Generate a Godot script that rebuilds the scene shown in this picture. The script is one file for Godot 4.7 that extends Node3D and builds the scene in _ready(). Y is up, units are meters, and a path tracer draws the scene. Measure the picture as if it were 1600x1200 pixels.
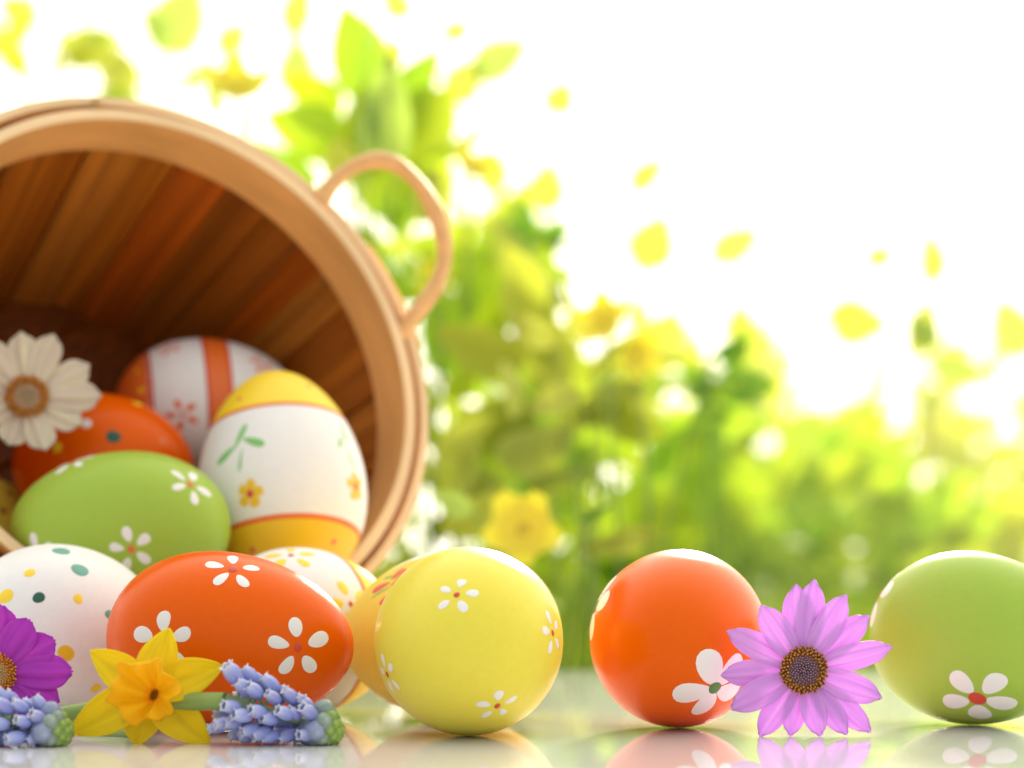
extends Node3D
# Painted eggs, a tipped bushel basket and cut flowers on a glossy white table in a garden. Units are metres.

var rng := RandomNumberGenerator.new()
var used := {}
var M := {}


class Mb:
	var v := PackedVector3Array()
	var c := PackedColorArray()
	var u := PackedVector2Array()
	var t := PackedInt32Array()

	func p(a: Vector3, col := Color.WHITE, uv := Vector2.ZERO) -> int:
		v.append(a)
		c.append(col)
		u.append(uv)
		return v.size() - 1

	func tri(a: int, b: int, d: int) -> void:  # outward side counter-clockwise; stored clockwise
		t.append(a)
		t.append(d)
		t.append(b)

	func quad(a: int, b: int, d: int, e: int) -> void:
		tri(a, b, d)
		tri(a, d, e)

	func add(m: Mb, x: Transform3D) -> void:
		var base := v.size()
		for i in m.v.size():
			p(x * m.v[i], m.c[i], m.u[i])
		for i in m.t:
			t.append(base + i)

	# rings of points, each ring closed; normals point away from the axis when rings run along +axis and points turn to the left
	func skin(rings: Array, cols: Array, closed := true, cap := true, uvs := []) -> void:
		var first := v.size()
		var n: int = rings[0].size()
		for k in rings.size():
			for j in n:
				p(rings[k][j], cols[k] if cols[k] is Color else cols[k][j], uvs[k][j] if uvs else Vector2(float(j) / n, float(k) / rings.size()))
		for k in rings.size() - 1:
			for j in (n if closed else n - 1):
				var a := first + k * n + j
				var b := first + k * n + (j + 1) % n
				quad(a, b, b + n, a + n)
		if cap:
			for e in [0, rings.size() - 1]:
				var mid := Vector3.ZERO
				for q in rings[e]:
					mid += q / n
				var ci := p(mid, cols[e] if cols[e] is Color else cols[e][0])
				for j in n:
					var a: int = first + e * n + j
					var b: int = first + e * n + (j + 1) % n
					if e == 0:
						tri(ci, b, a)
					else:
						tri(ci, a, b)

	func lathe(prof: Array, sides: int, cols, cap := true, wave := 0.0, waves := 6) -> void:
		var rings := []
		var cs := []
		for k in prof.size():
			var ring := []
			for j in sides:
				var a := TAU * j / sides
				var r: float = prof[k].x * (1.0 + wave * cos(waves * a))
				ring.append(Vector3(r * cos(a), prof[k].y, -r * sin(a)))
			rings.append(ring)
			cs.append(cols[k] if cols is Array else cols)
		skin(rings, cs, true, cap)

	func tube(pts: Array, radii: Array, sides: int, col, cap := true) -> void:
		var rings := []
		var cs := []
		var side := Vector3.ZERO
		for k in pts.size():
			var dir: Vector3 = (pts[mini(k + 1, pts.size() - 1)] - pts[maxi(k - 1, 0)]).normalized()
			if k == 0:
				side = dir.cross(Vector3(0.13, 0.31, 0.94) if absf(dir.z) < 0.9 else Vector3(1, 0.2, 0)).normalized()
			else:
				side = (side - dir * side.dot(dir)).normalized()
			var other := dir.cross(side)
			var ring := []
			for j in sides:
				var a := TAU * j / sides
				ring.append(pts[k] + (side * cos(a) + other * sin(a)) * radii[k])
			rings.append(ring)
			cs.append(col[k] if col is Array else col)
		skin(rings, cs, true, cap)

	# a thin sheet with thickness: f(u, v) gives [point, colour]
	func sheet(nu: int, nv: int, f: Callable, thick: float) -> void:
		var pts := []
		var col := []
		for i in nu + 1:
			for j in nv + 1:
				var r: Array = f.call(float(i) / nu, float(j) / nv)
				pts.append(r[0])
				col.append(r[1])
		var w := nv + 1
		var front := v.size()
		var nrm := []
		for i in nu + 1:
			for j in nv + 1:
				var du: Vector3 = pts[mini(i + 1, nu) * w + j] - pts[maxi(i - 1, 0) * w + j]
				var dv: Vector3 = pts[i * w + mini(j + 1, nv)] - pts[i * w + maxi(j - 1, 0)]
				nrm.append(du.cross(dv).normalized())
		for s in ([0.5, -0.5] if thick > 0.0 else [0.0]):
			for i in nu + 1:
				for j in nv + 1:
					p(pts[i * w + j] + nrm[i * w + j] * thick * s, col[i * w + j], Vector2(float(j) / nv, float(i) / nu))
		var back := front + pts.size()
		for i in nu:
			for j in nv:
				var a := i * w + j
				quad(front + a, front + a + w, front + a + w + 1, front + a + 1)
				if thick > 0.0:
					quad(back + a, back + a + 1, back + a + w + 1, back + a + w)
		if thick > 0.0:
			for i in nu:
				var a := i * w
				var b := i * w + nv
				quad(front + a, back + a, back + a + w, front + a + w)
				quad(front + b, front + b + w, back + b + w, back + b)
			for j in nv:
				var a := j
				var b := nu * w + j
				quad(front + a, front + a + 1, back + a + 1, back + a)
				quad(front + b, back + b, back + b + 1, front + b + 1)

	func mesh(mat: Material, flat := false) -> ArrayMesh:
		if flat:
			var f := Mb.new()
			for i in t:
				f.t.append(f.p(v[i], c[i], u[i]))
			v = f.v
			c = f.c
			u = f.u
			t = f.t
		var n := PackedVector3Array()
		n.resize(v.size())
		for k in range(0, t.size(), 3):
			var cr := (v[t[k + 2]] - v[t[k]]).cross(v[t[k + 1]] - v[t[k]])
			for e in 3:
				n[t[k + e]] += cr
		for k in n.size():
			n[k] = n[k].normalized() if n[k].length_squared() > 0.0 else Vector3.UP
		var a := []
		a.resize(Mesh.ARRAY_MAX)
		a[Mesh.ARRAY_VERTEX] = v
		a[Mesh.ARRAY_NORMAL] = n
		a[Mesh.ARRAY_COLOR] = c
		a[Mesh.ARRAY_TEX_UV] = u
		a[Mesh.ARRAY_INDEX] = t
		var m := ArrayMesh.new()
		m.add_surface_from_arrays(Mesh.PRIMITIVE_TRIANGLES, a)
		m.surface_set_material(0, mat)
		return m


# ---------------------------------------------------------------- naming

func numbered(parent: Node, called: String) -> String:
	var key := str(parent.get_instance_id()) + called
	used[key] = used.get(key, -1) + 1
	return called if used[key] == 0 else "%s_%03d" % [called, used[key]]


func thing(called: String, label: String, category: String, at := Vector3.ZERO, group := "") -> Node3D:
	var o := Node3D.new()
	o.name = numbered(self, called)
	add_child(o, true)
	o.position = at
	tag(o, label, category, group)
	return o


func tag(o: Node, label: String, category: String, group := "") -> void:
	o.set_meta("label", label)
	o.set_meta("category", category)
	if group:
		o.set_meta("group", group)


func part(called: String, m: Mesh, parent: Node, x := Transform3D(), kind := "") -> MeshInstance3D:
	var o := MeshInstance3D.new()
	o.name = numbered(parent, called)
	o.mesh = m
	o.transform = x
	if kind:
		o.set_meta("kind", kind)
	parent.add_child(o, true)
	return o


func many(called: String, m: Mesh, parent: Node, xs: Array, cols: Array) -> MultiMeshInstance3D:
	var mm := MultiMesh.new()
	mm.transform_format = MultiMesh.TRANSFORM_3D
	mm.use_colors = true
	mm.mesh = m
	mm.instance_count = xs.size()
	for i in xs.size():
		mm.set_instance_transform(i, xs[i])
		mm.set_instance_color(i, cols[i])
	var o := MultiMeshInstance3D.new()
	o.name = numbered(parent, called)
	o.multimesh = mm
	o.set_meta("kind", "stuff")
	parent.add_child(o, true)
	return o


# ---------------------------------------------------------------- materials

func noise_tex(freq: float, lo: float, hi: float, seed_: int, oct := 4, size := 512) -> NoiseTexture2D:
	var n := FastNoiseLite.new()
	n.seed = seed_
	n.frequency = freq
	n.fractal_octaves = oct
	var t := NoiseTexture2D.new()
	t.width = size
	t.height = size
	t.seamless = true
	t.noise = n
	var g := Gradient.new()
	g.set_color(0, Color(lo, lo, lo))
	g.set_color(1, Color(hi, hi, hi))
	t.color_ramp = g
	return t


func lin(r: float, g: float, b: float) -> Color:
	return Color(r, g, b).linear_to_srgb()


func mat(col: Color, rough: float, spec := 0.5) -> StandardMaterial3D:
	var m := StandardMaterial3D.new()
	m.albedo_color = col.linear_to_srgb()
	m.roughness = rough
	m.metallic_specular = spec
	return m


func tinted(rough: float, light := Color.BLACK, spec := 0.5) -> StandardMaterial3D:
	var m := mat(Color.WHITE, rough, spec)
	m.vertex_color_use_as_albedo = true
	if light != Color.BLACK:
		m.backlight_enabled = true
		m.backlight = light.linear_to_srgb()
	return m


func shell(col: Color, rough: float) -> StandardMaterial3D:
	var m := mat(col, rough, 0.26)
	m.uv1_triplanar = true
	m.uv1_scale = Vector3.ONE * 42.0
	m.albedo_texture = M.mottle
	m.heightmap_enabled = true
	m.heightmap_texture = M.grainy
	m.heightmap_scale = 0.003
	return m


func materials() -> void:
	M.mottle = noise_tex(0.018, 0.975, 1.0, 11, 5)
	M.grainy = noise_tex(0.09, 0.0, 1.0, 12, 3)
	M.paint_white = mat(Color(0.82, 0.78, 0.74), 0.5)
	M.paint_red = mat(Color(0.62, 0.05, 0.02), 0.5)
	M.paint_coral = mat(Color(0.75, 0.13, 0.06), 0.5)
	M.paint_green = mat(Color(0.06, 0.20, 0.03), 0.5)
	M.paint_leaf = mat(Color(0.20, 0.52, 0.12), 0.5)
	M.paint_yellow = mat(Color(0.92, 0.64, 0.02), 0.5)
	M.paint_gold = mat(Color(0.82, 0.50, 0.012), 0.5)
	M.paint_teal = mat(Color(0.12, 0.36, 0.27), 0.5)
	M.paint_forest = mat(Color(0.01, 0.09, 0.05), 0.5)
	M.paint_orange = mat(Color(0.80, 0.15, 0.015), 0.5)
	M.paint_brown = mat(Color(0.35, 0.18, 0.02), 0.5)
	M.paint_cream = mat(Color(0.86, 0.80, 0.62), 0.5)
	M.petal = tinted(0.55, Color(1, 1, 1) * 0.7, 0.3)
	M.flesh = tinted(0.5, Color(1, 1, 1) * 0.25)
	M.matte = tinted(0.7)
	M.leaf = tinted(0.62, Color(1.0, 1.0, 0.4), 0.2)
	M.stem = tinted(0.5)
	var g := noise_tex(0.02, 0.66, 1.0, 5, 5)
	M.grain = g
	M.hoop = tinted(0.5, Color.BLACK, 0.3)
	M.hoop.albedo_texture = noise_tex(0.02, 0.88, 1.0, 6, 5)
	M.hoop.heightmap_enabled = true
	M.hoop.heightmap_texture = g
	M.hoop.heightmap_scale = 0.006
	M.wood = tinted(0.55, Color.BLACK, 0.3)
	M.wood.albedo_texture = g
	M.wood.uv1_scale = Vector3(1, 1, 1)
	M.wood.heightmap_enabled = true
	M.wood.heightmap_texture = g
	M.wood.heightmap_scale = 0.012


# ---------------------------------------------------------------- eggs

class Egg:
	var a: float
	var b: float
	var k: float
	var node: Node3D

	func prof(y: float) -> float:
		var t := clampf(y / a, -1.0, 1.0)
		return b * sqrt(maxf(0.0, 1.0 - t * t)) * (1.0 - k * t)

	func on(d: Vector3) -> Vector3:  # the point of the shell in direction d from the middle
		var lo := 0.0
		var hi := a * 1.3
		for i in 22:
			var m := (lo + hi) / 2
			if absf(m * d.y) < a and m * sqrt(maxf(0.0, 1 - d.y * d.y)) < prof(m * d.y):
				lo = m
			else:
				hi = m
		return d * lo


func along(axis: Vector3) -> Basis:
	var y := axis.normalized()
	var x := y.cross(Vector3(0.31, 0.22, 0.925)).normalized()
	return Basis(x, y, x.cross(y))


func egg(called: String, label: String, group: String, a: float, b: float, k: float, axis: Vector3, at: Vector3, m: Material) -> Egg:
	var e := Egg.new()
	e.a = a
	e.b = b
	e.k = k
	e.node = thing(called, label, "egg", at, group)
	e.node.basis = along(axis)
	var prof := []
	for i in range(1, 56):
		var y := -a * cos(PI * i / 56.0)
		prof.append(Vector2(e.prof(y), y))
	prof.push_front(Vector2(e.prof(-a * 0.99998), -a * 0.99998))
	prof.append(Vector2(e.prof(a * 0.99998), a * 0.99998))
	var s := Mb.new()
	s.lathe(prof, 96, Color.WHITE)
	part("shell", s.mesh(m), e.node)
	return e


func band(e: Egg, y0: float, y1: float, m: Material, lift := 0.00007, called := "painted_band") -> void:
	var prof := []
	for i in 25:
		var y := lerpf(y0, y1, i / 24.0)
		y = clampf(y, -e.a * 0.9998, e.a * 0.9998)
		prof.append(Vector2(e.prof(y) + lift, y + lift * 0.6 * y / e.a))
	var s := Mb.new()
	s.lathe(prof, 96, Color.WHITE, absf(y0) > e.a * 0.99 or absf(y1) > e.a * 0.99)
	part(called, s.mesh(m), e.node)


func frame(d: Vector3) -> Array:
	var g := Vector3(0, 1, 0) if absf(d.y) < 0.9 else Vector3(1, 0, 0)
	var t := (g - d * g.dot(d)).normalized()
	return [t, d.cross(t)]


# an oval dab of paint on the shell: middle at (s, 0) in the turned frame, half length l along it, half width w, narrowed towards the middle of the flower by taper
func dab(e: Egg, into: Mb, d: Vector3, ang: float, s: float, l: float, w: float, taper := 0.0, lift := 0.00012) -> void:
	var fr := frame(d)
	var ax: Vector3 = fr[0] * cos(ang) + fr[1] * sin(ang)
	var bx: Vector3 = fr[1] * cos(ang) - fr[0] * sin(ang)
	var o := e.on(d)
	var n := 18
	var w2 := rng.randf() * TAU
	var first := into.v.size()
	for ring in 4:
		for j in (1 if ring == 0 else n):
			var a := TAU * j / n
			var g := ring / 3.0 * (1.0 + 0.05 * sin(2 * a + w2) + 0.03 * sin(3 * a + w2 * 2.3))
			var x := cos(a) * g
			var y := sin(a) * g * (1.0 + taper * x)
			var q := (o + ax * (s + x * l) + bx * (y * w)).normalized()
			into.p(e.on(q) + q * lift * (1.0 if ring < 3 else 0.2))
	for j in n:
		var b := (j + 1) % n
		into.tri(first, first + 1 + j, first + 1 + b)
		for ring in 2:
			var k := first + 1 + ring * n
			into.quad(k + j, k + n + j, k + n + b, k + b)


func bloom(e: Egg, d: Vector3, ang: float, s: float, l: float, w: float, dot: float, pm: Material, dm: Material, count := 5, taper := 0.25) -> void:
	var m := Mb.new()
	for i in count:
		var j := rng.randf_range(-0.09, 0.09)
		var z := rng.randf_range(0.9, 1.08)
		dab(e, m, d, ang + TAU * i / count + j, s * rng.randf_range(0.95, 1.06), l * z, w * rng.randf_range(0.9, 1.1), taper)
	var o := part("painted_flower", m.mesh(pm), e.node)
	if dot > 0:
		var c := Mb.new()
		dab(e, c, d, ang, 0, dot, dot * 0.88, 0, 0.0002)
		part("flower_centre", c.mesh(dm), o)


func dot(e: Egg, d: Vector3, ang: float, r: float, m: Material, stretch := 1.0) -> void:
	var c := Mb.new()
	dab(e, c, d, ang, 0, r * stretch, r)
	part("painted_dot", c.mesh(m), e.node)


func stroke(e: Egg, d: Vector3, ang: float, l: float, w: float, m: Material, taper := 0.5) -> void:
	var c := Mb.new()
	dab(e, c, d, ang, 0, l, w, taper)
	part("painted_stroke", c.mesh(m), e.node)


# ---------------------------------------------------------------- flowers

func ray_petal(l: float, w: float, col: Color, opt := {}) -> Mb:
	var m := Mb.new()
	var seed_ := rng.randi() % 1000
	var n := FastNoiseLite.new()
	n.seed = seed_
	n.frequency = 1.0
	var notch: float = opt.get("notch", 0.05)
	var bend: float = opt.get("bend", 0.0)
	var arch: float = opt.get("arch", 0.15)
	var base: float = opt.get("base", 0.4)
	var peak: float = opt.get("peak", 0.55)
	var tip: float = opt.get("tip", 2.4)
	var blunt: float = opt.get("blunt", 0.36)
	var skew := rng.randf_range(-0.6, 0.6)
	var twist: float = rng.randf_range(-0.14, 0.14)
	m.sheet(18, 12, func(u: float, vv: float) -> Array:
		var v := vv * 2 - 1
		var grow := smoothstep(0.0, peak, u)
		var round := pow(maxf(0.0, 1.0 - pow(clampf((u - peak) / (1.0 - peak), 0, 1), tip)), 0.5)
		var half := w * 0.5 * lerpf(base, 1.0, grow) * maxf(round, blunt)
		var y := l * u * (1.0 - notch * pow(u, 8.0) * (0.5 - 0.5 * cos(v * PI * 3.0 + skew)) - 0.05 * pow(u, 3.0) * v * v)
		var x := half * v
		var z := -arch * half * v * v + bend * u * u * l + half * 0.10 * cos(v * PI * 2.0) * (1 - u * 0.5) + twist * x * u
		var streak := n.get_noise_2d(v * 5.0, u * 0.7) * 0.5 + 0.25 * n.get_noise_2d(v * 14.0, u * 1.0)
		var vein := exp(-pow((absf(v) - 0.34) / 0.07, 2.0)) * 0.16 * (1.0 - u * 0.6)
		var k := 1.0 + streak * 0.22 - vein - 0.10 * pow(u, 8.0)
		return [Vector3(x, y, z), Color(col.r * k, col.g * k * (1.0 + 0.25 * streak), col.b * (k * 0.5 + 0.5))], 0.00028)
	return m


func speck(r: float, tall: float, col: Color, tip: Color) -> Mb:
	var m := Mb.new()
	m.lathe([Vector2(r * 0.5, 0), Vector2(r, tall * 0.35), Vector2(r * 0.9, tall * 0.7), Vector2(r * 0.35, tall)], 7, [col, col, col, tip])
	return m


func disc(parent: Node, r: float, ring: Color, ring_tip: Color, inner: Color, inner_tip: Color, z := 0.0006) -> void:
	var dome := Mb.new()
	var prof := []
	var cols := []
	for i in 9:
		var q := 1.0 - i / 8.6
		prof.append(Vector2(r * q, z + r * 0.22 * sqrt(maxf(0.0, 1.0 - q * q)) - (r * 0.10 if q < 0.25 else 0.0)))
		cols.append(ring if q > 0.6 else inner.lerp(inner * 0.35, 1.0 - q / 0.6))
	dome.lathe(prof, 28, cols)
	var up := Transform3D(Basis(Vector3.RIGHT, PI / 2))
	part("flower_disc", dome.mesh(M.matte), parent, up)
	var f := Mb.new()
	var count := 230
	for i in count:
		var q := sqrt((i + 0.5) / count)
		var a := i * 2.399963 + rng.randf_range(-0.06, 0.06)
		var outer := q > 0.66
		var s := speck(r * (0.068 if outer else 0.05), r * rng.randf_range(0.18, 0.36) if outer else r * 0.13, ring * rng.randf_range(0.6, 1.2) if outer else inner * rng.randf_range(0.8, 1.2), ring_tip * rng.randf_range(0.7, 1.1) if outer else inner_tip)
		var at := Vector3(cos(a) * r * q, z + r * 0.18 * sqrt(1 - q * q * 0.98), sin(a) * r * q)
		var lean := Vector3(cos(a) * (q - 0.45) * 0.9, 1, sin(a) * (q - 0.45) * 0.9).normalized()
		f.add(s, Transform3D(Basis(Quaternion(Vector3.UP, lean)), at))
	part("floret", f.mesh(M.matte), parent, up, "stuff")


func muscari(o: Node3D, a: Vector3, b: Vector3, fat: float, bells: Array, buds: Array) -> void:
	var at_y := o.position.y
	var axis := (b - a).normalized()
	var s0 := axis.cross(Vector3(0, 0, 1)).normalized()
	var t0 := axis.cross(s0)
	var l := a.distance_to(b)
	var rings := 7
	for k in rings:
		var s := 0.10 + 0.66 * k / (rings - 1.0)
		var count := 8 if k < 4 else 6
		for j in count:
			var ph := TAU * (j + 0.5 * (k % 2) + rng.randf_range(-0.38, 0.38)) / count + k * 0.37
			var rad := s0 * cos(ph) + t0 * sin(ph)
			var reach := fat * lerpf(0.56, 0.40, k / 6.0)
			var root := a + axis * (l * (s + rng.randf_range(-0.045, 0.045)) + 0.0005) + rad * reach * rng.randf_range(0.8, 1.1)
			var dir := (rad * rng.randf_range(0.45, 0.7) - axis * rng.randf_range(0.75, 1.0) * (1.0 if k < 6 else 0.75)).normalized()
			var size := rng.randf_range(0.66, 0.88) * lerpf(1.0, 0.82, k / 6.0)
			var flat := sqrt(maxf(0.0, 1.0 - dir.y * dir.y))
			var low := minf(root.y - 0.0008 * size * flat, minf(root.y + dir.y * 0.0035 * size - 0.0022 * size * flat, root.y + dir.y * 0.0064 * size - 0.0018 * size * flat))
			if low + at_y < 0.0001:
				root.y += 0.0001 - low - at_y
			var bell := part("bell_floret", bells[rng.randi() % bells.size()], o, Transform3D(Basis(Quaternion(Vector3.UP, dir)).scaled(Vector3.ONE * size), root))
			bell.rotate_object_local(Vector3.UP, rng.randf() * TAU)
			if j % 2 == 0 and root.y + at_y > 0.004:
				var st := Mb.new()
				st.tube([a + axis * l * s, root + dir * 0.0004], [0.0005, 0.0005], 6, Color(0.30, 0.36, 0.20))
				part("flower_stalk", st.mesh(M.stem), o)
	for k in 34:
		var q := k / 33.0
		var s := 0.78 + 0.22 * pow(q, 0.8)
		var ph := k * 2.399963
		var rad := s0 * cos(ph) + t0 * sin(ph)
		var at := a + axis * l * s + rad * fat * lerpf(0.46, 0.08, q)
		var size := fat * lerpf(0.25, 0.13, q)
		at.y = maxf(at.y, size * 1.05 - at_y)
		var x := Transform3D(Basis(Quaternion(Vector3.UP, (rad + axis * 0.5).normalized())).scaled(Vector3.ONE * size), at)
		part("bud", buds[clampi(int(q * 5.0 + rng.randf_range(-0.4, 0.7)), 0, 3)], o, x)


func bell_mesh(base: Color, body: Color) -> Mesh:
	var m := Mb.new()
	var mm := 0.001
	var prof := [Vector2(0.3, 0), Vector2(1.2, 0.25), Vector2(1.75, 0.9), Vector2(2.1, 2.1), Vector2(2.22, 3.5), Vector2(2.02, 4.8), Vector2(1.62, 5.7), Vector2(1.46, 6.1)]
	var rings := []
	var cols := []
	var white := Color(0.84, 0.85, 0.94)
	for k in prof.size():
		var ring := []
		var cc := []
		for j in 24:
			var a := TAU * j / 24
			var r: float = prof[k].x * (1.0 + 0.07 * cos(6 * a) * (k / 7.0))
			ring.append(Vector3(cos(a) * r, prof[k].y, -sin(a) * r) * mm)
			var q := k / 7.0
			var col := base.lerp(body, clampf(q * 2.2, 0, 1)).lerp(white, pow(q, 3.5) * 0.85)
			cc.append(col * (1.0 - 0.10 * maxf(0.0, cos(6 * a))))
		rings.append(ring)
		cols.append(cc)
	for lip in [[2.15, 6.75, 1.62, 6.3], [1.55, 6.7, 1.35, 6.25]]:
		var ring := []
		for j in 24:
			var a := TAU * j / 24
			var w := pow(0.5 + 0.5 * cos(6 * a), 0.7)
			var r: float = lerpf(lip[2], lip[0], w)
			ring.append(Vector3(cos(a) * r, lerpf(lip[3], lip[1], w), -sin(a) * r) * mm)
		rings.append(ring)
		cols.append(white)
	for q in [[1.15, 5.8, 0.6], [0.9, 4.9, 0.2]]:
		var ring := []
		for j in 24:
			var a := TAU * j / 24
			ring.append(Vector3(cos(a) * q[0], q[1], -sin(a) * q[0]) * mm)
		rings.append(ring)
		cols.append(body * q[2])
	m.skin(rings, cols)
	return m.mesh(M.flesh)


func bud_mesh(low: Color, high: Color) -> Mesh:
	var m := Mb.new()
	var rings := []
	var cols := []
	for k in 8:
		var q := k / 7.0
		var ring := []
		for j in 12:
			var a := TAU * j / 12
			var r := sin(PI * clampf(q * 0.96 + 0.02, 0, 1)) * (1.0 + 0.10 * cos(6 * a) * q)
			ring.append(Vector3(cos(a) * r, -cos(PI * q) * 1.15, -sin(a) * r))
		rings.append(ring)
		cols.append(low.lerp(high, q) * (1.25 if k == 7 else 1.0))
	m.skin(rings, cols)
	return m.mesh(M.flesh)


# ---------------------------------------------------------------- plants behind

func leaf_mb(l: float, w: float, fold: float, curl: float, blunt := 1.0) -> Mb:
	var m := Mb.new()
	m.sheet(8, 4, func(u: float, vv: float) -> Array:
		var v := vv * 2 - 1
		var half := w * 0.5 * pow(sin(PI * clampf(pow(u, 0.8), 0.02, 0.985)), blunt)
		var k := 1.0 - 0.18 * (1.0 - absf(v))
		return [Vector3(half * v, l * u, fold * absf(v) * half - curl * u * u * l), Color(k, k, k)], 0.0)
	return m


func look(dir: Vector3, turn: float) -> Basis:
	return Basis(Quaternion(Vector3.UP, dir.normalized())) * Basis(Vector3.UP, turn)


func curve(a: Vector3, b: Vector3, sway: Vector3, n := 7) -> Array:
	var pts := []
	for i in n + 1:
		var q := i / float(n)
		pts.append(a.lerp(b, q) + sway * sin(PI * q))
	return pts


func stalk(o: Node3D, a: Vector3, b: Vector3, r: float, col: Color, called := "stem") -> void:
	var s := Mb.new()
	var sway := Vector3(rng.randf_range(-1, 1), 0, rng.randf_range(-1, 1)) * a.distance_to(b) * 0.07
	var pts := curve(a, b, sway)
	var radii := []
	for i in pts.size():
		radii.append(r * lerpf(1.25, 0.7, i / float(pts.size() - 1)))
	s.tube(pts, radii, 6, col)
	part(called, s.mesh(M.stem), o)


func cup_flower(o: Node3D, at: Vector3, face: Vector3, size: float, turn: float, col: Color, open := 0.25, petals := 5) -> void:
	var head := Mb.new()
	head.lathe([Vector2(size * 0.02, -size * 0.04), Vector2(size * 0.09, 0), Vector2(size * 0.08, size * 0.05), Vector2(size * 0.02, size * 0.07)], 10, Color(0.62, 0.48, 0.04))
	var x := Transform3D(look(face, turn), at)
	var h := part("flower_head", head.mesh(M.matte), o, x)
	var m := Mb.new()
	var n := FastNoiseLite.new()
	n.frequency = 2.0
	n.seed = 4
	m.sheet(8, 8, func(u: float, vv: float) -> Array:
		var v := vv * 2 - 1
		var half := size * 0.27 * pow(sin(PI * clampf(pow(u, 0.62), 0.06, 0.93)), 0.55)
		var k := 1.0 + 0.12 * n.get_noise_2d(v * 3, u)
		return [Vector3(half * v, 0.02 * size + size * open * u * u + half * v * v * 0.25, -size * 0.52 * u), Color(col.r * k, col.g * k * (0.93 + 0.07 * u), col.b)], 0.0002)
	var pm := m.mesh(M.petal)
	for i in petals:
		part("petal", pm, h, Transform3D(Basis(Vector3.UP, TAU * i / petals + rng.randf_range(-0.1, 0.1)).scaled(Vector3.ONE * rng.randf_range(0.92, 1.06))))


func leaf_at(o: Node3D, at: Vector3, l: float, w: float, dir: Vector3, turn: float, col: Color) -> void:
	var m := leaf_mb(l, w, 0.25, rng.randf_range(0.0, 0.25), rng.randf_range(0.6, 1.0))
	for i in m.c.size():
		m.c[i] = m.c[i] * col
	part("leaf", m.mesh(M.leaf), o, Transform3D(look(dir, turn), at))


func tone(cols: Array) -> Color:
	var a: Color = cols[rng.randi() % cols.size()]
	var b: Color = cols[rng.randi() % cols.size()]
	return a.lerp(b, rng.randf()) * rng.randf_range(0.8, 1.15)


# a leafy plant: stems from the ground, a crown of leaves too many to count, and single leaves that stand clear of it
func clump(called: String, label: String, category: String, at: Vector3, mid: Vector3, rad: Vector3, count: int, size: float, cols: Array, loose: int, group := "") -> void:
	var o := thing(called, label, category, at, group)
	var xs := []
	var cs := []
	var c0 := mid - at
	for i in 5:
		var e := c0 + Vector3(rng.randf_range(-0.7, 0.7) * rad.x, rng.randf_range(0.0, 0.8) * rad.y, rng.randf_range(-0.6, 0.6) * rad.z)
		stalk(o, Vector3(rng.randf_range(-0.02, 0.02), 0, rng.randf_range(-0.02, 0.02)), e, 0.0008, tone(cols))
	for i in count + loose:
		var d := Vector3(rng.randfn(), rng.randfn(), rng.randfn()).normalized()
		var q := pow(rng.randf(), 0.42) if i < count else rng.randf_range(0.95, 1.22)
		var p := c0 + d * q * rad
		if p.y < 0.006:
			continue
		var dir := (d * Vector3(1, 0.5, 1) + Vector3(rng.randf_range(-0.7, 0.7), rng.randf_range(-0.3, 0.9), rng.randf_range(-0.7, 0.7)))
		var s := size * rng.randf_range(0.6, 1.25)
		if i < count:
			xs.append(Transform3D(look(dir, rng.randf() * TAU).scaled(Vector3.ONE * s), p))
			cs.append(tone(cols))
		else:
			leaf_at(o, p, s, s * rng.randf_range(0.5, 0.8), dir, rng.randf() * TAU, tone(cols))
	many("foliage", M.leaf_mesh, o, xs, cs)


# a thin plant with its leaves and flowers at given places: l = leaf [place, length, width, direction, tone], f = flower [place, facing, size, openness]
func sprig(called: String, label: String, category: String, at: Vector3, leaves: Array, flowers: Array, group := "") -> void:
	var o := thing(called, label, category, at, group)
	var green := Color(0.22, 0.32, 0.06)
	for l in leaves:
		stalk(o, Vector3(rng.randf_range(-0.008, 0.008), 0, rng.randf_range(-0.008, 0.008)), l[0] - at, 0.0007, green)
		leaf_at(o, l[0] - at, l[1], l[2], l[3], rng.randf_range(-0.5, 0.5), l[4])
	for f in flowers:
		var face: Vector3 = f[1]
		stalk(o, Vector3(rng.randf_range(-0.006, 0.006), 0, rng.randf_range(-0.006, 0.006)), f[0] - at - face.normalized() * f[2] * 0.03, 0.0010, green)
		cup_flower(o, f[0] - at, face, f[2], rng.randf() * TAU, Color(0.98, 0.93, 0.10), f[3])
	for i in 3:
		var d := Vector3(rng.randf_range(-1, 1), rng.randf_range(0.2, 0.8), rng.randf_range(-1, 1))
		leaf_at(o, Vector3(0, 0.004, 0) + d * 0.01, 0.035, 0.018, d, rng.randf() * TAU, Color(0.25, 0.40, 0.05))


# ---------------------------------------------------------------- the scene

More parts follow.
